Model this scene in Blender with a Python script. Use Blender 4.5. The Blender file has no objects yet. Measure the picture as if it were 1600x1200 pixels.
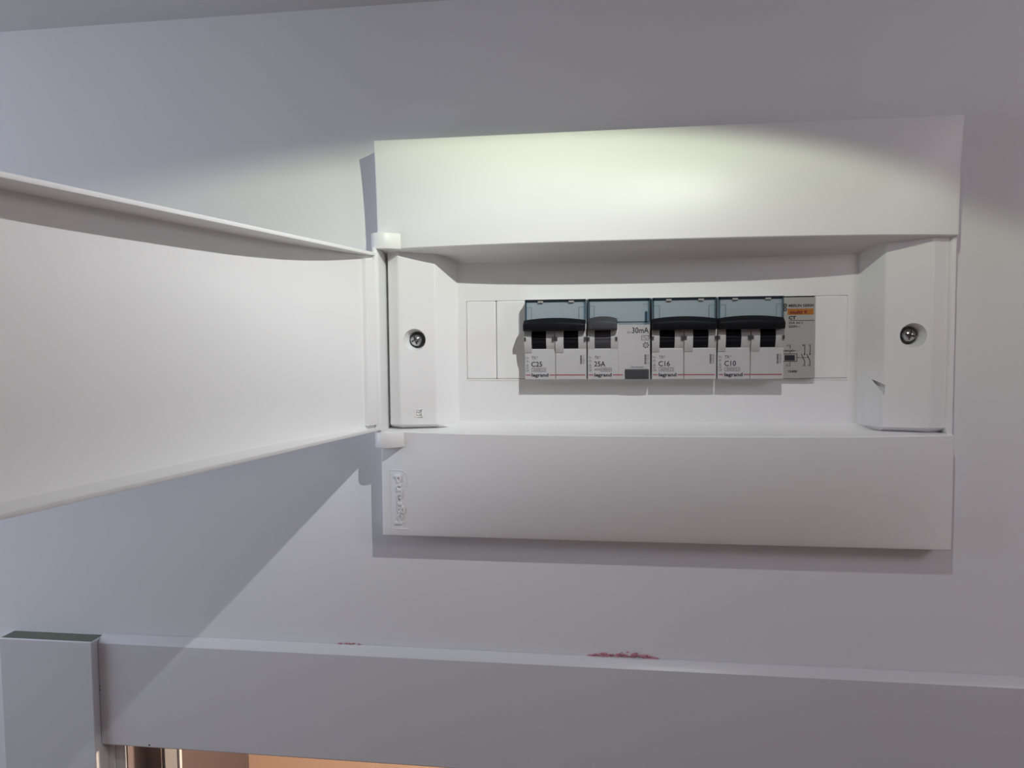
import bpy, bmesh, math, random
from mathutils import Matrix, Vector
random.seed(4)
S = 0.001                                   # every length below is in millimetres

# ------------------------------------------------------------------ camera
scene = bpy.context.scene
C = scene.collection
yaw, pit, rol = 0.1375, 0.0567, -0.0089
F_ = Vector((-math.sin(yaw)*math.cos(pit), math.cos(yaw)*math.cos(pit), -math.sin(pit)))
R0 = Vector((math.cos(yaw), math.sin(yaw), 0)); U0 = R0.cross(F_)
R_ = R0*math.cos(rol) + U0*math.sin(rol); U_ = U0*math.cos(rol) - R0*math.sin(rol)
cd = bpy.data.cameras.new('camera'); cam = bpy.data.objects.new('camera', cd); C.objects.link(cam)
cd.sensor_width = 36; cd.lens = 1200/1600*36; cd.clip_start = 0.01; cd.clip_end = 50
cam.matrix_world = Matrix(((R_.x, U_.x, -F_.x, -0.0191), (R_.y, U_.y, -F_.y, -0.4405), (R_.z, U_.z, -F_.z, -0.0003), (0, 0, 0, 1)))
scene.camera = cam

# ------------------------------------------------------------------ world, added left fill, exposure
w = bpy.data.worlds.new('world'); scene.world = w; w.use_nodes = True
w.node_tree.nodes['Background'].inputs[0].default_value = (0.75, 0.8, 1.0, 1)
w.node_tree.nodes['Background'].inputs[1].default_value = 0.03
def area(name, loc, rot, sx, sy, energy, col):
    l = bpy.data.lights.new(name, 'AREA'); l.shape = 'RECTANGLE'; l.size = sx; l.size_y = sy
    l.energy = energy; l.color = col
    o = bpy.data.objects.new(name, l); C.objects.link(o); o.location = loc; o.rotation_euler = rot
    return o
# bluish fill added from the left, at an invented window out of view
area('left_fill', (-0.84, -0.29, 0.0), (0, -math.pi/2, 0), 0.34, 0.44, 2.15, (0.73, 0.83, 1.0))
LIGHT = Vector((39.9, -249.7, 187.9))       # ceiling spot above the board
SPOT_W = 1.3
vs = scene.view_settings
vs.view_transform = 'Standard'; vs.look = 'None'; vs.exposure = 0.0; vs.gamma = 1.0; vs.use_curve_mapping = False

# ------------------------------------------------------------------ materials
def mat(name, col, rough=0.5, metal=0.0, noise=None, bump=None, spec=0.5, emit=None):
    m = bpy.data.materials.new(name); m.use_nodes = True
    nt = m.node_tree; b = nt.nodes['Principled BSDF']
    b.inputs['Base Color'].default_value = (*col, 1); b.inputs['Roughness'].default_value = rough
    b.inputs['Metallic'].default_value = metal; b.inputs['Specular IOR Level'].default_value = spec
    tc = nt.nodes.new('ShaderNodeTexCoord')
    if noise:                                # (scale, second colour)
        n = nt.nodes.new('ShaderNodeTexNoise'); n.inputs['Scale'].default_value = noise[0]; n.inputs['Detail'].default_value = 4
        r = nt.nodes.new('ShaderNodeMix'); r.data_type = 'RGBA'
        r.inputs[6].default_value = (*col, 1); r.inputs[7].default_value = (*noise[1], 1)
        nt.links.new(tc.outputs['Object'], n.inputs['Vector']); nt.links.new(n.outputs['Fac'], r.inputs[0])
        nt.links.new(r.outputs[2], b.inputs['Base Color'])
    if bump:                                 # (scale, strength, distance in m)
        n2 = nt.nodes.new('ShaderNodeTexNoise'); n2.inputs['Scale'].default_value = bump[0]; n2.inputs['Detail'].default_value = 3
        bp = nt.nodes.new('ShaderNodeBump'); bp.inputs['Strength'].default_value = bump[1]; bp.inputs['Distance'].default_value = bump[2]
        nt.links.new(tc.outputs['Object'], n2.inputs['Vector']); nt.links.new(n2.outputs['Fac'], bp.inputs['Height'])
        nt.links.new(bp.outputs['Normal'], b.inputs['Normal'])
    if emit:
        b.inputs['Emission Color'].default_value = (*emit[0], 1); b.inputs['Emission Strength'].default_value = emit[1]
    return m

M = {}
M['wall'] = mat('wall_paint', (0.78, 0.78, 0.79), 0.75, noise=(6, (0.81, 0.81, 0.82)), bump=(45, 0.12, 0.0008))
M['ceiling'] = mat('ceiling_paint', (0.60, 0.59, 0.59), 0.85, noise=(5, (0.64, 0.63, 0.63)))
M['trim'] = mat('trim_gloss_paint', (0.67, 0.67, 0.69), 0.32, noise=(9, (0.70, 0.70, 0.72)), bump=(90, 0.08, 0.0004))
M['greige'] = mat('greige_wall_paint', (0.36, 0.31, 0.31), 0.8, noise=(4, (0.39, 0.34, 0.34)))
M['mdf'] = mat('green_mdf', (0.125, 0.155, 0.115), 0.9, noise=(260, (0.17, 0.20, 0.15)))
M['plastic'] = mat('white_plastic', (0.82, 0.82, 0.82), 0.42, noise=(14, (0.84, 0.84, 0.835)), bump=(2200, 0.05, 0.00004))
M['floor'] = mat('floor_tile', (0.24, 0.155, 0.13), 0.5, noise=(3, (0.29, 0.19, 0.16)))
M['body'] = mat('grey_breaker_plastic', (0.50, 0.50, 0.50), 0.45, noise=(120, (0.53, 0.53, 0.53)))
M['insert'] = mat('label_card', (0.62, 0.62, 0.61), 0.7, noise=(150, (0.65, 0.65, 0.64)))
M['contactor'] = mat('beige_grey_plastic', (0.38, 0.38, 0.355), 0.5, noise=(120, (0.41, 0.41, 0.385)))
M['black'] = mat('black_lever_plastic', (0.006, 0.006, 0.008), 0.5, noise=(200, (0.008, 0.008, 0.010)), spec=0.12)
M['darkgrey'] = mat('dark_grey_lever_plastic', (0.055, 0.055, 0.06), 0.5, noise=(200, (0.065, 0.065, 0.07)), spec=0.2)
M['dark'] = mat('dark_interior', (0.02, 0.02, 0.022), 0.8, noise=(100, (0.025, 0.025, 0.027)))
M['ink'] = mat('black_ink', (0.010, 0.010, 0.018), 0.6, noise=(300, (0.014, 0.014, 0.022)))
M['greyink'] = mat('grey_ink', (0.05, 0.05, 0.06), 0.6, noise=(300, (0.06, 0.06, 0.07)))
M['red'] = mat('red_ink', (0.36, 0.015, 0.045), 0.6, noise=(300, (0.33, 0.02, 0.05)))
M['orange'] = mat('orange_print', (0.40, 0.145, 0.008), 0.6, noise=(300, (0.37, 0.135, 0.01)))
M['maroon'] = mat('maroon_print', (0.16, 0.008, 0.01), 0.6, noise=(300, (0.17, 0.01, 0.012)))
M['metal'] = mat('zinc_screw', (0.55, 0.56, 0.57), 0.22, 1.0, noise=(400, (0.48, 0.49, 0.50)))
M['pink'] = mat('pink_plaster', (0.70, 0.36, 0.42), 0.95, noise=(420, (0.42, 0.16, 0.21)), bump=(900, 0.6, 0.0006))
M['peach'] = mat('peach_wall_paint', (0.70, 0.52, 0.40), 0.8, noise=(3, (0.73, 0.55, 0.43)))
M['wallshade'] = mat('shaded_wall_mauve', (0.17, 0.135, 0.14), 0.8, noise=(3, (0.185, 0.15, 0.155)))  # shade of the next room's side wall, put into its colour
M['frameshade'] = mat('shaded_door_frame', (0.19, 0.155, 0.15), 0.55, noise=(30, (0.21, 0.17, 0.165)))  # warm shade on the door lining and stop, put into the colour
M['greytrim'] = mat('grey_seal', (0.19, 0.195, 0.205), 0.5, noise=(60, (0.22, 0.225, 0.235)))
M['chrome'] = mat('brushed_bezel', (0.6, 0.6, 0.6), 0.3, 1.0, noise=(90, (0.5, 0.5, 0.5)))
M['lens'] = mat('lit_lens', (0.9, 0.9, 0.85), 0.4, noise=(90, (0.88, 0.88, 0.83)), emit=((1, 1, 0.9), 1.0))
M['warmlens'] = mat('warm_lit_globe', (0.9, 0.85, 0.7), 0.4, noise=(40, (0.88, 0.83, 0.68)), emit=((1, 0.7, 0.4), 2.0))
M['glass'] = mat('fill_frame_white', (0.8, 0.8, 0.8), 0.35, noise=(20, (0.82, 0.82, 0.82)))
def tinted(name, c0, c1):
    m = bpy.data.materials.new(name); m.use_nodes = True; nt = m.node_tree
    for n in list(nt.nodes): nt.nodes.remove(n)
    out = nt.nodes.new('ShaderNodeOutputMaterial'); t = nt.nodes.new('ShaderNodeBsdfTransparent')
    g = nt.nodes.new('ShaderNodeBsdfGlossy'); g.inputs['Roughness'].default_value = 0.12
    g.inputs['Color'].default_value = (0.75, 0.85, 0.9, 1)
    nz = nt.nodes.new('ShaderNodeTexNoise'); nz.inputs['Scale'].default_value = 60
    cr = nt.nodes.new('ShaderNodeValToRGB')
    cr.color_ramp.elements[0].color = (*c0, 1); cr.color_ramp.elements[1].color = (*c1, 1)
    nt.links.new(nz.outputs['Fac'], cr.inputs[0]); nt.links.new(cr.outputs[0], t.inputs['Color'])
    mx = nt.nodes.new('ShaderNodeMixShader'); mx.inputs[0].default_value = 0.05
    nt.links.new(t.outputs[0], mx.inputs[1]); nt.links.new(g.outputs[0], mx.inputs[2]); nt.links.new(mx.outputs[0], out.inputs[0])
    return m
M['tint'] = tinted('blue_tinted_cover', (0.87, 0.915, 0.94), (0.885, 0.925, 0.945))
M['tintedge'] = tinted('blue_tinted_thick', (0.53, 0.63, 0.69), (0.57, 0.66, 0.72))

# ------------------------------------------------------------------ helpers
WLOC = {}
def tag(o, label=None, cat=None, group=None, kind=None):
    if label: o['label'] = label
    if cat: o['category'] = cat
    if group: o['group'] = group
    if kind: o['kind'] = kind
    return o
def empty(name, loc):                        # loc in mm
    o = bpy.data.objects.new(name, None); C.objects.link(o); o.location = Vector(loc)*S
    o.empty_display_size = 0.01
    WLOC[o.name] = Vector(loc); return o
def link_mesh(name, me, m, parent, loc):
    o = bpy.data.objects.new(name, me); C.objects.link(o)
    if m is not None:
        me.materials.clear(); me.materials.append(M[m])
    if parent is not None:
        o.parent = parent; WLOC[o.name] = WLOC[parent.name]
    else:
        o.location = Vector(loc)*S; WLOC[o.name] = Vector(loc)
    return o
def finish(name, bm, m, parent=None, loc=(0, 0, 0), smooth=False, bevel=0, seg=2, ang=0.6, sharp=0.7):
    bmesh.ops.remove_doubles(bm, verts=bm.verts, dist=1e-5)
    bmesh.ops.recalc_face_normals(bm, faces=bm.faces)
    if bevel:
        es = [e for e in bm.edges if len(e.link_faces) == 2 and e.calc_face_angle(0) > ang]
        bmesh.ops.bevel(bm, geom=es, offset=bevel, segments=seg, profile=0.5, affect='EDGES', clamp_overlap=True)
    off = WLOC[parent.name] if parent is not None else Vector(loc)
    for v in bm.verts: v.co = (v.co - off)*S
    if smooth:
        for f in bm.faces: f.smooth = True
        for e in bm.edges:
            if len(e.link_faces) == 2 and e.calc_face_angle(0) > sharp: e.smooth = False
    me = bpy.data.meshes.new(name); bm.to_mesh(me); bm.free()
    return link_mesh(name, me, m, parent, loc)
def add_box(bm, x0, x1, y0, y1, z0, z1):
    vs_ = [bm.verts.new(p) for p in ((x0,y0,z0),(x1,y0,z0),(x1,y1,z0),(x0,y1,z0),(x0,y0,z1),(x1,y0,z1),(x1,y1,z1),(x0,y1,z1))]
    for f in ((0,3,2,1),(4,5,6,7),(0,1,5,4),(1,2,6,5),(2,3,7,6),(3,0,4,7)): bm.faces.new([vs_[i] for i in f])
def box(name, x0, x1, y0, y1, z0, z1, m, parent=None, bevel=0, loc=None, **k):
    bm = bmesh.new(); add_box(bm, x0, x1, y0, y1, z0, z1)
    if parent is None and loc is None: loc = ((x0+x1)/2, (y0+y1)/2, min(z0, z1))
    return finish(name, bm, m, parent, loc or (0,0,0), bevel=bevel, **k)
def add_loft(bm, rings, closed=True, caps=True):
    vr = [[bm.verts.new(p) for p in r] for r in rings]
    n = len(vr[0])
    for a, b in zip(vr[:-1], vr[1:]):
        for i in range(n if closed else n-1):
            j = (i+1) % n
            bm.faces.new((a[i], a[j], b[j], b[i]))
    if caps:
        bm.faces.new(vr[0]); bm.faces.new(vr[-1][::-1])
    return vr
def add_lathe(bm, cx, cz, prof, n=28):       # axis along y; prof = [(r, y)...] closed with caps
    rings = [[(cx+r*math.cos(2*math.pi*i/n), y, cz+r*math.sin(2*math.pi*i/n)) for i in range(n)] for r, y in prof]
    add_loft(bm, rings)
def boolean(o, cutter_bm):                   # subtract a closed shape given in world mm
    off = WLOC[o.name]
    bmesh.ops.recalc_face_normals(cutter_bm, faces=cutter_bm.faces)
    for v in cutter_bm.verts: v.co = (v.co - off)*S
    me = bpy.data.meshes.new('cut'); cutter_bm.to_mesh(me); cutter_bm.free()
    c = bpy.data.objects.new('cut', me); C.objects.link(c); c.matrix_world = o.matrix_world
    c.location = off*S
    bpy.context.view_layer.update()
    md = o.modifiers.new('b', 'BOOLEAN'); md.operation = 'DIFFERENCE'; md.object = c; md.solver = 'EXACT'
    bpy.context.view_layer.update()
    dg = bpy.context.evaluated_depsgraph_get()
    nm = bpy.data.meshes.new_from_object(o.evaluated_get(dg)); o.modifiers.clear()
    mats = list(o.data.materials); o.data = nm
    if not nm.materials:
        for q in mats: nm.materials.append(q)
    bpy.data.objects.remove(c)
def add_text(bm, s, x0, x1, z0, z1, y, bold=0.0, vert=False, ext=0.0, fn=None):
    cu = bpy.data.curves.new('t', 'FONT'); cu.body = s; cu.size = 1; cu.offset = bold; cu.extrude = ext; cu.resolution_u = 3
    o = bpy.data.objects.new('t', cu); C.objects.link(o); bpy.context.view_layer.update()
    me = bpy.data.meshes.new_from_object(o.evaluated_get(bpy.context.evaluated_depsgraph_get()))
    bpy.data.objects.remove(o)
    xs = [v.co.x for v in me.vertices]; ys = [v.co.y for v in me.vertices]
    a0, a1, b0, b1 = min(xs), max(xs), min(ys), max(ys)
    vv = []
    for v in me.vertices:
        p = (v.co.x-a0)/(a1-a0); q = (v.co.y-b0)/(b1-b0)
        if vert: X = x1-(x1-x0)*q; Z = z0+(z1-z0)*p
        else: X = x0+(x1-x0)*p; Z = z0+(z1-z0)*q
        yy = (fn(X, Z) if fn else y) - (v.co.z if ext else 0)
        vv.append(bm.verts.new((X, yy, Z)))
    for f in me.polygons:
        try: bm.faces.new([vv[i] for i in f.vertices])
        except ValueError: pass
    bpy.data.meshes.remove(me)
def add_rect(bm, x0, x1, z0, z1, y):
    bm.faces.new([bm.verts.new(p) for p in ((x0,y,z0),(x1,y,z0),(x1,y,z1),(x0,y,z1))])
def add_frame(bm, x0, x1, z0, z1, y, t):
    add_rect(bm, x0, x1, z0, z0+t, y); add_rect(bm, x0, x1, z1-t, z1, y)
    add_rect(bm, x0, x0+t, z0+t, z1-t, y); add_rect(bm, x1-t, x1, z0+t, z1-t, y)
def add_stroke(bm, pts, t, y):
    for (ax, az), (bx, bz) in zip(pts[:-1], pts[1:]):
        d = Vector((bx-ax, bz-az)); n = Vector((-d.y, d.x)).normalized()*t/2
        bm.faces.new([bm.verts.new(p) for p in ((ax-n.x,y,az-n.y),(bx-n.x,y,bz-n.y),(bx+n.x,y,bz+n.y),(ax+n.x,y,az+n.y))])
def flat(name, bm, m, parent):
    off = WLOC[parent.name]
    for v in bm.verts: v.co = (v.co - off)*S
    for f in bm.faces:
        f.normal_update()
        if f.normal.y > 0: f.normal_flip()
    me = bpy.data.meshes.new(name); bm.to_mesh(me); bm.free()
    return link_mesh(name, me, m, parent, (0,0,0))

# ------------------------------------------------------------------ the setting
CEIL, FLOOR = 193.6, -2250
DX0, DX1, DTOP = -341, 520, -212             # door opening in the back wall
def wall_cells(name, xs, zs, holes, y0, y1, m):
    bm = bmesh.new()
    for i in range(len(xs)-1):
        for j in range(len(zs)-1):
            cx, cz = (xs[i]+xs[i+1])/2, (zs[j]+zs[j+1])/2
            if any(h[0] < cx < h[1] and h[2] < cz < h[3] for h in holes): continue
            add_box(bm, xs[i], xs[i+1], y0, y1, zs[j], zs[j+1])
    bmesh.ops.remove_doubles(bm, verts=bm.verts, dist=1e-4)
    # drop the inner faces shared by two cells
    seen = {}
    for f in list(bm.faces):
        k = tuple(sorted(v.index for v in f.verts))
    bm.verts.index_update()
    for f in list(bm.faces):
        k = tuple(sorted(v.index for v in f.verts)); seen.setdefault(k, []).append(f)
    dead = [f for l in seen.values() if len(l) > 1 for f in l]
    bmesh.ops.delete(bm, geom=dead, context='FACES')
    return finish(name, bm, m, None, (0, 0, FLOOR))
tag(wall_cells('wall_back', [-910, DX0, -140, 140, DX1, 1500], [FLOOR, DTOP, -100, 100, CEIL],
               [(-140, 140, -100, 100), (DX0, DX1, FLOOR, DTOP)], 0, 42, 'wall'), kind='structure')
tag(box('ceiling', -910, 1360, -2300, 100, CEIL, CEIL+60, 'ceiling'), kind='structure')
tag(box('floor', -1160, 1500, -2300, 1500, FLOOR-60, FLOOR, 'floor'), kind='structure')
tag(box('wall_front', -910, 1360, -2360, -2300, FLOOR, CEIL, 'greige'), kind='structure')
def side_wall(name, x0, x1, wname, xin):
    bm = bmesh.new()
    wy0, wy1, wz0, wz1 = -520, -60, -180, 180
    add_box(bm, x0, x1, -2300, wy0, FLOOR, CEIL); add_box(bm, x0, x1, wy1, 100, FLOOR, CEIL)
    add_box(bm, x0, x1, wy0, wy1, FLOOR, wz0); add_box(bm, x0, x1, wy0, wy1, wz1, CEIL)
    tag(finish(name, bm, 'wall', None, ((x0+x1)/2, -1100, FLOOR)), kind='structure')
    wn = empty(wname, (xin, -290, wz0)); tag(wn, kind='structure')  # invented window, built around the added left fill
    t = 16
    for a in ((wy0, wy1, wz0, wz0+t), (wy0, wy1, wz1-t, wz1), (wy0, wy0+t, wz0+t, wz1-t), (wy1-t, wy1, wz0+t, wz1-t), (-298, -282, wz0+t, wz1-t)):
        box('fill_window_frame', min(xin, xin+30), max(xin, xin+30), a[0], a[1], a[2], a[3], 'glass', wn)
side_wall('wall_left', -910, -850, 'fill_window_1', -895)
tag(box('wall_right', 1300, 1360, -2300, 100, FLOOR, CEIL, 'wall'), kind='structure')

# the lit room seen under the door head
tag(box('wall_beyond_far', -1060, 1500, 1440, 1500, FLOOR, CEIL, 'peach'), kind='structure')
tag(box('wall_beyond_left', -1060, -1000, 42, 1440, FLOOR, CEIL, 'wallshade'), kind='structure')
tag(box('ceiling_beyond', -1060, 1500, 100.5, 1500, CEIL, CEIL+60, 'ceiling'), kind='structure')

# door frame (lining, stop, seal) inside the opening
door = empty('door_1', (DX0, 0, FLOOR)); tag(door, kind='structure')
box('frame_jamb', -341, -334, 1.5, 42, FLOOR, DTOP, 'trim', door, bevel=0.6)
box('rebate_shade', -334, -333.4, 3, 21, FLOOR, DTOP, 'frameshade', door)  # thin sheet over the lining, coloured as its shaded side
box('door_stop', -334, -322, 21, 39, FLOOR, DTOP, 'frameshade', door, bevel=0.5)
box('door_seal', -322.2, -320.6, 23, 38, FLOOR, DTOP, 'greytrim', door, bevel=0.4)
box('seal_lip', -322, -319.4, 38, 41, FLOOR, DTOP, 'trim', door, bevel=0.4)
box('frame_head', -334, DX1, 1.5, 42, DTOP-7, DTOP, 'trim', door)
box('frame_jamb', DX1-7, DX1, 1.5, 42, FLOOR, DTOP-7, 'trim', door)

# trim: left upright, head and right upright of the door surround
t1 = empty('trim_1', (-376.5, 0, FLOOR)); tag(t1, kind='structure')
box('upright_board', -408.7, -344.5, -12, 0, FLOOR, -185.9, 'trim', t1, bevel=0.7)
tag(box('raw_end', -407.6, -345.6, -11.1, -0.4, -186.4, -185.7, 'mdf', t1), label='raw green fibreboard end')
t2 = empty('trim_2', (80, 0, -254)); tag(t2, kind='structure')
bm = bmesh.new()
prof = [(-0.6, -184.2), (-2.2, -184.4), (-5.6, -187.2), (-6.6, -188.6), (-6.6, -253.6), (-6.0, -254.4), (0, -254.4), (0, -200), (-0.6, -200)]
add_loft(bm, [[(x, y, z) for y, z in prof] for x in (-344.1, 525)])
finish('head_board', bm, 'trim', t2, smooth=True, sharp=0.5)
def blob(bm, x, y, z, r, sx=1, sy=1, sz=1):
    res = bmesh.ops.create_icosphere(bm, subdivisions=1, radius=r)
    for v in res['verts']:
        k = 1+random.uniform(-.3, .3); v.co = Vector((v.co.x*sx*k+x, v.co.y*sy*k+y, v.co.z*sz*k+z))
bm = bmesh.new(); add_lathe(bm, -311.6, -252.6, [(0.05, -6.75), (0.55, -6.72), (0.6, -6.5)], 10)
tag(finish('nail_hole', bm, 'dark', t2), label='tiny dark nail hole')
bm = bmesh.new()
for z, r in ((-216.5, .8), (-219, .9), (-221.5, .6), (-225, .5)): blob(bm, -344.0, -6.3, z, r, .5, .5, 1.5)
tag(finish('paint_chip', bm, 'dark', t2), label='dark chipped joint')
t3 = empty('trim_3', (556, 0, FLOOR)); tag(t3, kind='structure')
box('upright_board', 525.5, 590, -12, 0, FLOOR, -185.9, 'trim', t3, bevel=0.7)
tag(box('raw_end', 526.6, 588.9, -11.1, -0.4, -186.4, -185.7, 'mdf', t3), label='raw green fibreboard end')

# ------------------------------------------------------------------ ceiling spot above the board
sp = empty('ceiling_spotlight', (LIGHT.x, LIGHT.y, CEIL)); tag(sp, 'small round recessed spotlight in the ceiling above the electrical board', 'spotlight')
def ring_z(name, cx, cy, prof, m, parent, n=36):   # axis along z, prof [(r,z)]
    bm = bmesh.new()
    rings = [[(cx+r*math.cos(2*math.pi*i/n), cy+r*math.sin(2*math.pi*i/n), z) for i in range(n)] for r, z in prof]
    rings.append(rings[0]); add_loft(bm, rings, caps=False)
    return finish(name, bm, m, parent, smooth=True)
ring_z('bezel', LIGHT.x, LIGHT.y, [(30, CEIL), (38, CEIL), (38, CEIL-1.2), (36, CEIL-2), (31, CEIL-1.5)], 'chrome', sp)
bm = bmesh.new()
add_loft(bm, [[(LIGHT.x+r*math.cos(2*math.pi*i/36), LIGHT.y+r*math.sin(2*math.pi*i/36), z) for i in range(36)] for r, z in ((30, CEIL), (30, CEIL-0.8))])
finish('lens', bm, 'lens', sp)
ld = bpy.data.lights.new('spot_lamp', 'SPOT'); lo = bpy.data.objects.new('spot_lamp', ld); C.objects.link(lo); lo.parent = sp
lo.location = (0, 0, (LIGHT.z-CEIL)*S)
ld.energy = SPOT_W; ld.color = (1, 1, 1); ld.shadow_soft_size = 0.0022
ld.spot_size = math.radians(145.5); ld.spot_blend = 0.10
lo.rotation_euler = (0, math.radians(9), 0)
# the tilted LED inside the fitting: a lobe thrown to the left of the board, tinted towards its rim
ld.use_nodes = True; nt = ld.node_tree; em = nt.nodes['Emission']
tcn = nt.nodes.new('ShaderNodeTexCoord')
nrm = nt.nodes.new('ShaderNodeVectorMath'); nrm.operation = 'NORMALIZE'; nt.links.new(tcn.outputs['Normal'], nrm.inputs[0])
el, az = math.radians(58), math.radians(-41)
axis = Matrix.Rotation(math.radians(-9), 3, 'Y') @ Vector((math.sin(el)*math.sin(az), math.sin(el)*math.cos(az), -math.cos(el)))
def mnode(op, a, b=None):
    n = nt.nodes.new('ShaderNodeMath'); n.operation = op
    for i, q in ((0, a), (1, b)):
        if q is None: continue
        if isinstance(q, (int, float)): n.inputs[i].default_value = q
        else: nt.links.new(q, n.inputs[i])
    return n.outputs[0]
def dotn(vec):
    n = nt.nodes.new('ShaderNodeVectorMath'); n.operation = 'DOT_PRODUCT'
    nt.links.new(nrm.outputs[0], n.inputs[0]); n.inputs[1].default_value = vec; return n.outputs['Value']
SGN = 1.0
ang = mnode('ARCCOSINE', mnode('MULTIPLY', dotn(axis), SGN))
q = mnode('MULTIPLY', ang, 1/math.radians(20)); lobe = mnode('EXPONENT', mnode('MULTIPLY', mnode('MULTIPLY', q, q), -0.5))
down = mnode('MULTIPLY', dotn(Vector((0, 0, -1))), SGN)
mr = nt.nodes.new('ShaderNodeMapRange'); nt.links.new(down, mr.inputs[0])
for i, q in ((1, 0.64), (2, 0.80), (3, 1.0), (4, 0.62)): mr.inputs[i].default_value = q
nt.links.new(mnode('MULTIPLY', mnode('ADD', mnode('MULTIPLY', lobe, 2.05), 0.62), mr.outputs[0]), em.inputs['Strength'])
crp = nt.nodes.new('ShaderNodeValToRGB'); nt.links.new(down, crp.inputs[0])
crp.color_ramp.elements[0].position = 0.30; crp.color_ramp.elements[0].color = (0.90, 1.0, 0.66, 1)
crp.color_ramp.elements[1].position = 0.62; crp.color_ramp.elements[1].color = (0.98, 1.0, 1.0, 1)
nt.links.new(crp.outputs[0], em.inputs['Color'])

# opal drum added on the ceiling, out of view, as fill for wall and board
DRUM = (430, -390); DRUM_E = 11.0
dr = empty('fill_drum', (DRUM[0], DRUM[1], CEIL)); tag(dr, 'added round opal fill drum, unseen on the ceiling in front of the board', 'lamp')
ring_z('drum_rim', DRUM[0], DRUM[1], [(46, CEIL), (56, CEIL), (56, CEIL-6), (52, CEIL-8), (46, CEIL-6)], 'chrome', dr)
bm = bmesh.new()
add_loft(bm, [[(DRUM[0]+r*math.cos(2*math.pi*i/36), DRUM[1]+r*math.sin(2*math.pi*i/36), z) for i in range(36)] for r, z in ((48, CEIL-6), (50, CEIL-80), (42, CEIL-90))])
M['drum'] = mat('opal_fill_drum', (0.9, 0.9, 0.92), 0.4, noise=(40, (0.88, 0.88, 0.9)), emit=((0.97, 0.92, 1.0), DRUM_E))
finish('drum_shade', bm, 'drum', dr, smooth=True)

# lamp of the room beyond
lb = empty('ceiling_lamp', (300, 700, CEIL)); tag(lb, 'warm globe lamp on the ceiling of the next room', 'lamp')
box('lamp_base', 260, 340, 660, 740, CEIL-20, CEIL, 'chrome', lb, bevel=4)
bm = bmesh.new(); bmesh.ops.create_icosphere(bm, subdivisions=3, radius=70)
for v in bm.verts: v.co += Vector((300, 700, CEIL-80))
finish('globe', bm, 'warmlens', lb, smooth=True)
pl = bpy.data.lights.new('globe_lamp', 'POINT'); po = bpy.data.objects.new('globe_lamp', pl); C.objects.link(po); po.parent = lb
po.location = (0, 0, -0.28); pl.energy = 58; pl.color = (1.0, 0.78, 0.60); pl.shadow_soft_size = 0.05

# ------------------------------------------------------------------ distribution board
HW, ZT, ZB, ZE = 154.8, 112.2, -113.0, 52.1
DE, BUL = 14.0, 14.3
def g(x): return 1-min(1, abs(x/HW))**3
def depth(x, z):                              # how far the moulded front stands off the wall
    inner = DE+BUL*g(x)
    if z > 0: t = (ZT-z)/(ZT-ZE); outer = 17.8; ex = 2.2
    else: t = (z-ZB)/(-ZE-ZB); outer = 13.8; ex = 2.0
    t = max(0, min(1, t))
    return outer+(inner-outer)*(1-(1-t)**ex)
board = empty('distribution_board', (0, 0, ZB))
tag(board, 'white plastic electrical distribution board set in the wall, its lid swung open', 'fuse box')
def panel(name, sgn):
    rings = []
    zo = ZT if sgn > 0 else ZB
    n = 64
    for i in range(n+1):
        a = -1+2*i/n; x = HW*math.copysign(1-(1-abs(a))**1.35, a)
        r = [(x, 0, zo)]
        for k in range(15):
            z = zo+(sgn*ZE-zo)*k/14; r.append((x, -depth(x, z), z))
        D = depth(x, sgn*ZE)
        r.append((x, -D+0.5, sgn*(ZE-0.5)))
        if sgn > 0: inn = ((-D+7.5, 50.4), (min(-D+8.2, -2), 49.9), (-1.0, 48.6), (5.2, 44.9))
        else: inn = ((-D+7.5, -51.4), (min(-D+8.2, -2), -51.2), (-1.0, -50.7), (5.2, -47.6))
        for yy, zz in inn: r.append((x, yy, zz))
        r.append((x, 12, sgn*44.9)); r.append((x, 12, sgn*98)); r.append((x, 0, sgn*98))
        rings.append(r)
    bm = bmesh.new(); add_loft(bm, rings)
    return finish(name, bm, 'plastic', board, smooth=True, bevel=0.7, seg=3, ang=0.9, sharp=0.6)
panel('top_panel', 1)
bp = panel('bottom_panel', -1)
# raised maker's mark on the lower panel
surf = lambda x, z: -depth(x, z)-0.12
bm = bmesh.new(); add_text(bm, 'legrand', -146.8, -141.2, -105.8, -77.0, 0, 0.016, True, 0.6, surf)
flat('embossed_lettering', bm, 'plastic', bp)
bm = bmesh.new()
def ribbon(pts, wd, h):
    for (ax, az), (bx, bz) in zip(pts[:-1], pts[1:]):
        nseg = max(1, int(abs(az-bz)/3)+1)
        d = Vector((bx-ax, bz-az)).normalized(); nn = Vector((-d.y, d.x))*wd/2
        rings = []
        for k in range(nseg+1):
            x = ax+(bx-ax)*k/nseg; z = az+(bz-az)*k/nseg
            b = -depth(x, z)
            rings.append([(x-nn.x, b+.3, z-nn.y), (x-nn.x*.5, b-h, z-nn.y*.5), (x+nn.x*.5, b-h, z+nn.y*.5), (x+nn.x, b+.3, z+nn.y)])
        add_loft(bm, rings)
ribbon([(-149.6, -75), (-149.6, -107), (-148.4, -108.7), (-138.6, -108.7)], .6, .22)
ribbon([(-149.6, -74.2), (-141.0, -74.2), (-138.9, -77.2), (-138.9, -84)], .6, .22)
finish('embossed_border', bm, 'plastic', bp)

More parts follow.
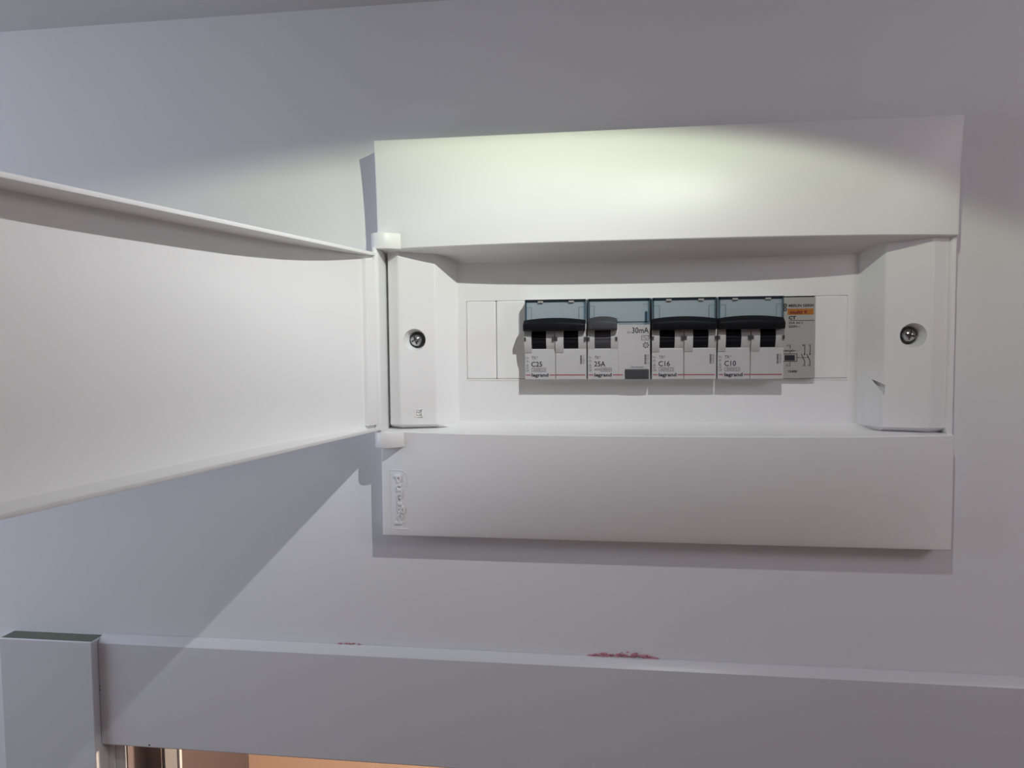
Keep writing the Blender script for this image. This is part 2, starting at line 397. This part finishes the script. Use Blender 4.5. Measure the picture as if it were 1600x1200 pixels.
# the recessed middle: two end posts and the plate with the device window
WX0, WX1, WZ = -107.5, 106.1, 22.9
frontp = [(-150.6, -9.0), (-143.6, -12.2), (-122.6, -8.8), (-113, 5.1), (112, 5.1), (121.0, -9.4), (143.2, -12.8), (151.6, -10.2), (152.2, -11.5), (154.6, -11.5)]
def prow(z, push=0.0):
    r = [(x, min(5.1, y+push) if abs(x) < 152 and y < 5 else y, z) for x, y in frontp]
    return r+[(154.6, 9.0, z), (-150.6, 9.0, z)]
bm = bmesh.new(); add_loft(bm, [prow(-52.5, 9.0), prow(-48.2), prow(51.5)])
plate = finish('recessed_plate', bm, 'plastic', board)
cb = bmesh.new(); add_box(cb, WX0, WX1, -20, 30, -WZ, WZ); boolean(plate, cb)
for sx in (-134.6, 134.4):
    cb = bmesh.new(); add_lathe(cb, sx, 0.5, [(6.7, -14.5), (6.3, -10.6), (4.9, -5.4), (4.9, 4.0)], 40); boolean(plate, cb)
cb = bmesh.new()
tri = [(116.6, -23.0), (121.6, -25.8), (121.2, -31.2)]
add_loft(cb, [[(x, -14 if 1 else 0, z) for x, z in tri], [(x+.3, 5.1-(x-112)/9.0*14.5+3.2, z) for x, z in tri]]); boolean(plate, cb)
bm = bmesh.new(); bm.from_mesh(plate.data)
bmesh.ops.dissolve_limit(bm, angle_limit=0.01, verts=bm.verts, edges=bm.edges)
es = [e for e in bm.edges if len(e.link_faces) == 2 and 0.3 < e.calc_face_angle(0) < 1.2 and abs(e.verts[0].co.z-e.verts[1].co.z) > .02]
bmesh.ops.bevel(bm, geom=es, offset=0.0007, segments=2, profile=0.5, affect='EDGES', clamp_overlap=True)
bm.to_mesh(plate.data); bm.free()
box('window_lip', WX0-.9, WX1+.9, 4.75, 5.2, -WZ-.9, -WZ+.02, 'plastic', board, bevel=.15)
# moulded symbol and boss on the posts
def posty(x): return -12.2+(x+143.6)/21.0*3.4
bm = bmesh.new()
for q, tq in ((2.2, .35), (1.1, .35)):
    for a in ((-q, q, -q, -q+tq), (-q, q, q-tq, q), (-q, -q+tq, -q, q), (q-tq, q, -q, q)):
        cx = -133.2; add_box(bm, cx+a[0], cx+a[1], posty(cx)-.45, posty(cx)+.6, -41.8+a[2], -41.8+a[3])
finish('moulded_symbol', bm, 'plastic', plate)
bm = bmesh.new()
def facet_r(x): return 5.1-(x-112)/9.0*14.5
add_loft(bm, [[(x, facet_r(x)+dy, z) for x, dy, z in ((114.4, -.3, -47.5), (119.6, -.3, -47.5), (119.6, 1, -47.5), (114.4, 1, -47.5))],
              [(x, facet_r(x)+dy, z) for x, dy, z in ((114.4, -.3, -24), (119.6, -.3, -32), (119.6, 1, -32), (114.4, 1, -24))]])
finish('moulded_boss', bm, 'plastic', plate, bevel=.2)
# blank covers closing the unused ways
for x0 in (WX0, WX0+17.8, WX1-17.6):
    box('blank_cover', x0+.1, x0+17.62, 4.7, 8, -WZ+.12, WZ-.15, 'plastic', board, bevel=0.7)
# interior behind the window
bm = bmesh.new()
add_box(bm, -118, 118, 39, 41, -60, 60); add_box(bm, -120, -118, 9, 41, -60, 60); add_box(bm, 118, 120, 9, 41, -60, 60)
add_box(bm, -118, 118, 9, 39, 58, 60); add_box(bm, -118, 118, 9, 39, -60, -58)
finish('back_box', bm, 'dark', board)
# cover screws in their countersinks
def screw(sx, sz, rot):
    bm = bmesh.new(); add_lathe(bm, sx, sz, [(.2, -7.3), (1.2, -7.15), (2.4, -6.6), (3.2, -5.6), (3.5, -4.4), (3.5, -3), (2, 4)], 32)
    s = finish('screw', bm, 'metal', board, smooth=True)
    for k in range(2):
        cb = bmesh.new(); add_box(cb, -2.5, 2.5, -9, -5.2, -.48, .48)
        for v in cb.verts:
            a = rot+k*math.pi/2; x, z = v.co.x, v.co.z
            v.co = Vector((sx+x*math.cos(a)-z*math.sin(a), v.co.y, sz+x*math.sin(a)+z*math.cos(a)))
        boolean(s, cb)
    for f in s.data.polygons: f.use_smooth = f.normal.y < -.3 and f.area < 2e-6
    tag(s, label='shiny cross-head screw')
screw(-135.3, .3, .35); screw(134.6, .6, -.25)

# hinge ears
def ear(z0, z1, name):
    bm = bmesh.new(); pts = []
    for k in range(13):
        a = math.pi*.5+math.pi*k/12
        pts.append((-150.4+6.6*math.cos(a), -17.8+6.6*math.sin(a)*-1))
    pts = [(-135.0, -13.0), (-139.0, -16.8), (-142.3, -19.6), (-145.2, -22.0), (-147.8, -23.5)]+[(-150.2-6.6*math.sin(math.pi*k/16), -17.4-6.6*math.cos(math.pi*k/16)) for k in range(9)]+[(-156.8, -4), (-135.0, -4)]
    add_loft(bm, [[(x, y, z) for x, y in pts] for z in (z0, z1)])
    return finish(name, bm, 'plastic', board, smooth=True, bevel=.6, ang=.9, sharp=.6)
box('hinge_side', -154.7, -152.4, -20.5, 9, -51.6, 51.6, 'plastic', board, bevel=.4)
ear(51.4, 60.4, 'hinge_ear'); ear(-60.6, -51.6, 'hinge_ear')

# the lid, swung open towards the viewer
HX, HY, TH = -152.8, -23.3, 1.385
ZH, ZG, LL = 49.3, -50.5, 303.0
du = Vector((-math.cos(TH), -math.sin(TH))); dn = Vector((-math.sin(TH), math.cos(TH)))
def lidpt(u, v, z): return (HX+u*du.x+v*dn.x, HY+u*du.y+v*dn.y, z)
def lid_d(u): return 1.6+14.3*(1-abs(1-2*u/LL)**3)
bm = bmesh.new(); rings = []
T = 1.8
for i in range(61):
    u = LL*(0.5-0.5*math.cos(math.pi*i/60)); d = lid_d(u); r = []
    for v, z in ((0, ZH), (0, ZH-T), (d, ZH-T), (d, ZH*.5), (d, 0), (d, ZG*.5), (d, ZG+T), (0, ZG+T), (0, ZG), (d+T, ZG), (d+T, ZH)):
        r.append(lidpt(u, v, z))
    rings.append(r)
add_loft(bm, rings)
lid = finish('lid', bm, 'plastic', board, smooth=True, bevel=.45, seg=2, ang=.9, sharp=.6)
bm = bmesh.new()
def cyl_z(bm, cx, cy, r, z0, z1, n=20): add_loft(bm, [[(cx+r*math.cos(2*math.pi*i/n), cy+r*math.sin(2*math.pi*i/n), z) for i in range(n)] for z in (z0, z1)])
p = lidpt(-1.0, 1.2, 0); cyl_z(bm, p[0], p[1], 2.3, ZG+.3, ZH-.3)
finish('hinge_barrel', bm, 'plastic', lid, smooth=True)
bm = bmesh.new(); add_loft(bm, [[lidpt(u, v, z) for u, v in ((2, -.2), (9, 1.6), (9, 5.5), (2, 4))] for z in (ZG+3.5, ZH-4)])
finish('hinge_strip', bm, 'plastic', lid, bevel=.3)
for zz in (ZH+.4, ZG-.4):
    bm = bmesh.new(); p = lidpt(-1.0, 1.2, 0); cyl_z(bm, p[0], p[1], 1.5, min(zz, zz*.97), max(zz, zz*1.05)); finish('hinge_pin', bm, 'plastic', lid, smooth=True)

# ------------------------------------------------------------------ modular devices
BX, MW, FY = -71.9, 17.8, -6.1
EPS = 0.07
def arc_prism(bm, x0, x1, z0, z1, y0, bulge, yb=8, n=10):
    pr = [(y0-bulge*math.sin(math.pi*k/n)**.8, z0+(z1-z0)*k/n) for k in range(n+1)]+[(yb, z1), (yb, z0)]
    add_loft(bm, [[(x, y, z) for y, z in pr] for x in (x0, x1)])
def lever(root, x0, x1, m, zb, zt_, arch, y_out=-7.4):
    bm = bmesh.new(); rings = []
    n = 16
    for i in range(n+1):
        t = i/n; x = x0+(x1-x0)*t; a = 1-(2*t-1)**2
        top = zt_+arch*a; yo = y_out-1.0*a; mid = zb+(top-zb)*.56+arch*.3*a
        sec = [(2.0, zb), (yo+1.4, zb), (yo+.3, zb+.7), (yo, mid-.4), (yo+.25, mid+.3), (yo+3.6, top-.5), (yo+4.5, top), (2.0, top)]
        rings.append([(x, FY+y, z) for y, z in sec])
    add_loft(bm, rings)
    return finish('lever', bm, m, root, smooth=True, bevel=.3, seg=2, ang=.9, sharp=.45)
def toggle(root, x0, x1, m):
    bm = bmesh.new(); pr = []
    for k in range(17):
        a = math.radians(-62+k*124/16); r = 8.2-(.3 if k in (7, 9) else 0)
        pr.append((6.2-r*math.cos(a), .4+r*math.sin(a)))
    add_loft(bm, [[(x, FY+y, z) for y, z in pr+[(8.5, 7.5), (8.5, -6.8)]] for x in (x0+.15, x1-.15)])
    return finish('toggle', bm, m, root)
def module_body(root, x0, x1, m='body', slot=True, top=9.0):
    bm = bmesh.new()
    if slot: pr = [(0, -WZ+.25), (0, -5.6), (.5, -5.1), (7.5, -5.1), (7.5, top), (1.6, top), (1.6, WZ-.3), (40, WZ-.3), (40, -WZ+.25)]
    else: pr = [(0, -WZ+.25), (0, top), (1.6, top+.2), (1.6, WZ-.3), (40, WZ-.3), (40, -WZ+.25)]
    add_loft(bm, [[(x, FY+y, z) for y, z in pr] for x in (x0, x1)])
    return finish('module_body', bm, m, root, bevel=.18, seg=1, ang=.6)
def label_cover(root, x0, x1, zlow, zlow_r=None, xs=None):
    bm = bmesh.new()
    ylo = FY-.35; t = .7
    add_box(bm, x0, x1, ylo, ylo+t, zlow, WZ-1.2)
    if zlow_r is not None: add_box(bm, xs, x1, ylo, ylo+t, zlow_r, zlow-.02)
    o = finish('label_cover', bm, 'tint', root, bevel=.12, seg=1)
    tag(o, label='blue tinted transparent label cover')
    for xa, xb in ((x0-.25, x0+.75), (x1-.75, x1+.25)):
        bm = bmesh.new(); add_box(bm, xa, xb, ylo-.1, FY+1.9, zlow, WZ-.4); finish('cover_side', bm, 'tintedge', o)
    bm = bmesh.new(); add_box(bm, x0, x1, ylo-.1, FY+1.9, WZ-1.25, WZ-.35); finish('cover_hinge', bm, 'tintedge', o)
    box('label_insert', x0+.4, x1-.4, FY+.75, FY+1.15, zlow if zlow_r is None else zlow+.3, WZ-1.9, 'insert', o)
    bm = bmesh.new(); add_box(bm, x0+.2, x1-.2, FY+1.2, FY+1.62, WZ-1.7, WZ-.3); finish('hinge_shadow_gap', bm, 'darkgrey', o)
    return o
def ticks(cover, x0, x1, zt, zl):
    y = FY-.42
    for a, b in ((x0+.5, x0+3.7), (x1-3.7, x1-.5)):
        bm = bmesh.new()
        add_stroke(bm, [(a, zt), (b, zt)], .16, y)
        add_stroke(bm, [(b if a < x0+2 else a, zt), (b if a < x0+2 else a, zl)], .16, y)
        flat('moulded_line', bm, 'greyink', cover)
    for xx in (x0+7.2, x1-9.5):
        box('cover_clip', xx, xx+3.0, FY-.6, FY+.4, WZ-2.2, WZ-1.2, 'contactor', cover, bevel=.15)
def common_print(root, ox, rating, ink='ink', kind='mcb'):
    y = FY-EPS
    bm = bmesh.new()
    add_text(bm, rating, ox+3.9, ox+10.1, -15.4, -12.5, y, .014)
    flat('rating_lettering', bm, ink, root)
    bm = bmesh.new()
    add_text(bm, 'TX', ox+4.1, ox+6.6, -11.2, -9.5, y, .012); add_text(bm, '3', ox+6.8, ox+7.5, -10.4, -9.5, y)
    add_text(bm, 'On', ox+.7, ox+2.4, -10.9, -9.7, y)
    add_stroke(bm, [(ox+.9, -12.6), (ox+1.6, -11.7), (ox+2.3, -12.6)], .25, y); add_stroke(bm, [(ox+1.6, -13.5), (ox+1.6, -12.9)], .25, y)
    add_frame(bm, ox+1.1, ox+2.1, -15.2, -14.2, y, .22)
    add_stroke(bm, [(ox+.9, -15.6), (ox+1.6, -16.5), (ox+2.3, -15.6)], .25, y)
    add_text(bm, 'Off', ox+.7, ox+2.6, -18.2, -17.0, y)
    if kind == 'mcb':
        add_frame(bm, ox+4.1, ox+12.3, -18.2, -16.1, y, .18); add_stroke(bm, [(ox+10.3, -18.2), (ox+10.3, -16.1)], .18, y)
        add_text(bm, '6000', ox+5.2, ox+9.6, -17.7, -16.6, y); add_text(bm, '3', ox+10.9, ox+11.7, -17.7, -16.6, y)
    else:
        add_text(bm, '4500', ox+3.9, ox+7.2, -17.7, -16.5, y)
        add_frame(bm, ox+7.5, ox+13.6, -18.2, -16.1, y, .18); add_text(bm, '10000', ox+8.0, ox+13.1, -17.7, -16.6, y)
    flat('small_markings', bm, 'greyink', root)
    bm = bmesh.new(); add_text(bm, 'legrand', ox+4.0, ox+13.6, -21.7, -19.1, y, .03)
    flat('brand_lettering', bm, 'ink', root)
    bm = bmesh.new(); add_rect(bm, ox+.8, ox+3.5, -20.35, -19.85, y)
    if kind == 'mcb': add_rect(bm, ox+14.2, ox+17.5, -20.35, -19.85, y); add_rect(bm, ox+17.9, ox+34.4, -20.35, -19.85, y)
    else: add_rect(bm, ox+14.2, ox+19.8, -20.35, -19.85, y)
    flat('red_stripe', bm, 'red', root)
def side_code(root, ox, txt, xa=31.6):
    bm = bmesh.new(); y = FY-EPS
    zz = -8.9
    while zz > -14.0:
        h = random.choice((.18, .3, .42)); add_rect(bm, ox+xa, ox+xa+1.0, zz-h, zz, y); zz -= h+.14
    add_text(bm, txt, ox+xa+1.4, ox+xa+2.5, -14.0, -8.9, y, 0, True)
    flat('side_code', bm, 'greyink', root)
def mcb(k, rating, code, label):
    ox = BX+k*MW
    r = empty('circuit_breaker', (ox+MW, FY, -WZ)); tag(r, label, 'circuit breaker', 'two-pole circuit breakers in the row')
    module_body(r, ox+.2, ox+17.55); module_body(r, ox+17.8, ox+35.2)
    for a, b, zb in ((.2, 4.3, -7.4), (12.6, 17.55, -5.6), (17.8, 22.4, -7.4), (30.7, 35.2, -5.6)):
        bm = bmesh.new(); arc_prism(bm, ox+a, ox+b, zb, 8.8, FY+.2 if zb > -6 else FY-.35, 2.3, FY+7)
        finish('collar', bm, 'body', r, smooth=True, sharp=.6)
    toggle(r, ox+4.3, ox+12.6, 'black'); toggle(r, ox+22.4, ox+30.7, 'black')
    for a, b in ((.25, 1.2), (16.0, 17.5), (17.85, 19.0), (34.0, 35.15)):
        box('indicator_window', ox+a, ox+b, FY-2.8, FY-1.5, -.9, 1.3, 'darkgrey', r)
    lever(r, ox+.1, ox+34.6, 'black', 4.7, 10.8, 1.3)
    c = label_cover(r, ox+.7, ox+34.8, 9.4)
    ticks(c, ox+.7, ox+34.8, 18.1, 10)
    common_print(r, ox, rating); side_code(r, ox, code)
    return r
mcb(0, 'C25', '4 034 11', 'grey two-pole circuit breaker marked C25 with black lever, leftmost in the row')
mcb(4, 'C16', '4 034 09', 'grey two-pole circuit breaker marked C16 with black lever')
mcb(6, 'C10', '4 034 07', 'grey two-pole circuit breaker marked C10 with black lever beside the narrow module')

# residual current device
ox = BX+2*MW
r = empty('residual_current_device', (ox+MW, FY, -WZ))
tag(r, 'residual current switch marked 25A 30mA with short grey lever and test button', 'safety switch')
module_body(r, ox+.25, ox+17.2); module_body(r, ox+17.2, ox+34.9, slot=False, top=7.6)
for a, b in ((.25, 4.2), (13.2, 17.2)):
    bm = bmesh.new(); arc_prism(bm, ox+a, ox+b, -6.0, 8.8, FY+.2, 2.3, FY+7); finish('collar', bm, 'body', r, smooth=True, sharp=.6)
toggle(r, ox+4.2, ox+13.2, 'darkgrey')
for a, b in ((.3, 1.4), (15.6, 16.8)): box('indicator_window', ox+a, ox+b, FY-2.5, FY-1.5, -.9, 1.1, 'darkgrey', r)
lever(r, ox+.9, ox+16.8, 'darkgrey', 5.0, 11.4, 1.2)
c = label_cover(r, ox+.8, ox+34.6, 9.4, 7.9, ox+17.2)
bm = bmesh.new(); y = FY-.42
add_stroke(bm, [(ox+1.1, 18.3), (ox+4.1, 18.3), (ox+4.1, 11)], .16, y); flat('moulded_line', bm, 'greyink', c); bm = bmesh.new(); add_stroke(bm, [(ox+30.6, 19.2), (ox+33.6, 19.2)], .16, y)
flat('moulded_line', bm, 'greyink', c)
box('cover_clip', ox+32.0, ox+33.4, FY-.5, FY+.2, 9, 15.2, 'tintedge', c, bevel=.15)
common_print(r, ox, '25A', kind='rcd'); side_code(r, ox, '4 115 61', 31.8)
y = FY-EPS
bm = bmesh.new(); add_text(bm, '30mA', ox+24.9, ox+34.1, 3.1, 6.3, y, .012); flat('sensitivity_lettering', bm, 'ink', r)
bm = bmesh.new()
add_text(bm, 'I\u0394n=', ox+22.2, ox+24.6, 3.1, 4.4, y)
add_frame(bm, ox+30.1, ox+34.2, -.8, 1.8, y, .22)
add_stroke(bm, [(ox+31+k*.22, .5+.5*math.sin(k*.62)) for k in range(11)], .22, y)
cxg, czg = ox+32.5, -3.6
for k in range(7):
    a = 2*math.pi*k/7; add_stroke(bm, [(cxg+1.1*math.cos(a), czg+1.1*math.sin(a)), (cxg+1.75*math.cos(a), czg+1.75*math.sin(a))], .5, y)
add_stroke(bm, [(cxg+1.15*math.cos(2*math.pi*k/20), czg+1.15*math.sin(2*math.pi*k/20)) for k in range(21)], .25, y)
add_stroke(bm, [(cxg-.5, czg-.5), (cxg, czg+.3), (cxg+.5, czg-.3)], .2, y)
add_text(bm, 'Test mensuel', ox+24.0, ox+31.2, -16.2, -15.3, y)
flat('test_markings', bm, 'ink', r)
box('test_button', ox+21.0, ox+34.2, FY-.9, FY+2, -22.5, -16.9, 'darkgrey', r, bevel=.6)

# narrow contactor
ox = BX+8*MW; CY = 0.9
r = empty('contactor', (ox+MW/2, CY, -WZ)); tag(r, 'narrow beige-grey contactor module with orange band, right end of the row', 'contactor')
bm = bmesh.new(); add_box(bm, ox+.1, ox+17.7, CY, CY+34, -WZ+.3, WZ-.9); finish('module_body', bm, 'contactor', r, bevel=.35)
y = CY-EPS
def X(px): return ox+.35+(px-352)/36.0        # layout grid of the printed face
def Z5(py): return WZ-.9-(py-185)/36.2
def Z6(py): return -WZ+.3+(940-py)/36.2
bm = bmesh.new()
add_text(bm, 'MERLIN GERIN', X(465), X(940), Z5(378), Z5(322), y, .035)
add_text(bm, 'CT', X(465), X(608), Z5(625), Z5(556), y, .05)
add_stroke(bm, [(X(470), Z5(646)), (X(955), Z5(646))], .3, y)
add_text(bm, '25A AC1', X(465), X(730), Z5(716), Z5(672), y, .025); add_text(bm, '250V~', X(465), X(690), Z5(788), Z5(742), y, .025)
for cz in (345, 425):
    add_stroke(bm, [(X(396)+.82*math.cos(2*math.pi*k/18), Z5(cz)+.82*math.sin(2*math.pi*k/18)) for k in range(19)], .55, y)
add_stroke(bm, [(X(375), Z5(358)), (X(405), Z5(335))], .4, y); add_stroke(bm, [(X(380), Z5(415)), (X(402), Z5(435))], .3, y)
flat('brand_lettering', bm, 'ink', r)
bm = bmesh.new(); add_rect(bm, X(442), X(938), Z5(532), Z5(412), y); flat('orange_band', bm, 'orange', r)
bm = bmesh.new(); add_text(bm, 'multi 9', X(490), X(815), Z5(518), Z5(445), y-.05, .045); flat('band_lettering', bm, 'maroon', r)
bm = bmesh.new()
add_text(bm, 'A1', X(430), X(482), Z6(305), Z6(262), y); add_text(bm, 'A2', X(420), X(478), Z6(702), Z6(660), y)
add_text(bm, '230/240V~', X(362), X(635), Z6(408), Z6(370), y, .03); add_text(bm, '15400', X(470), X(638), Z6(826), Z6(778), y, .035)
add_frame(bm, X(362), X(638), Z6(606), Z6(444), y, .36); add_rect(bm, X(395), X(592), Z6(585), Z6(475), y)
add_stroke(bm, [(X(500), Z6(265)), (X(500), Z6(352))], .3, y); add_stroke(bm, [(X(500), Z6(408)), (X(500), Z6(444))], .3, y); add_stroke(bm, [(X(500), Z6(606)), (X(500), Z6(705))], .3, y)
for a, b in ((640, 685), (705, 745), (765, 800), (815, 850)): add_stroke(bm, [(X(a), Z6(526)), (X(b), Z6(526))], .3, y)
for xx, t1_, t2_ in ((780, '1', '2'), (882, '3', '4')):
    add_stroke(bm, [(X(xx), Z6(265)), (X(xx), Z6(455))], .36, y)
    add_stroke(bm, [(X(xx-64), Z6(455)), (X(xx-2), Z6(590)), (X(xx), Z6(695))], .36, y)
    bm.faces.new([bm.verts.new((X(xx)-.1+.42*math.cos(2*math.pi*k/12), y-.01, Z6(460)+.42*math.sin(2*math.pi*k/12))) for k in range(12)])
    add_text(bm, t1_, X(xx-38), X(xx-20), Z6(300), Z6(262), y); add_text(bm, t2_, X(xx-40), X(xx-16), Z6(700), Z6(662), y)
flat('wiring_diagram', bm, 'ink', r)

# ------------------------------------------------------------------ pink plaster crumbs left above the door trim
def plaster(name, x0, x1, h, n, label):
    bm = bmesh.new()
    for k in range(n):
        t = random.random(); x = x0+(x1-x0)*t; hh = h*(math.sin(math.pi*t)**.7)*random.uniform(.4, 1)
        blob(bm, x, -random.uniform(.1, .9), -184.3+hh*random.uniform(.1, .75), random.uniform(.35, .8)*min(1, .45+h/5), 1.9, .8, .7)
    tag(finish(name, bm, 'pink', None, ((x0+x1)/2, -.5, -184.3)), label, 'plaster')
plaster('plaster_crumbs', -37, 3.5, 4.4, 120, 'long patch of crumbly pink plaster on the door trim under the board')
plaster('plaster_crumbs', -190, -174, 1.5, 26, 'small smear of pink plaster on the door trim, left of the longer patch')
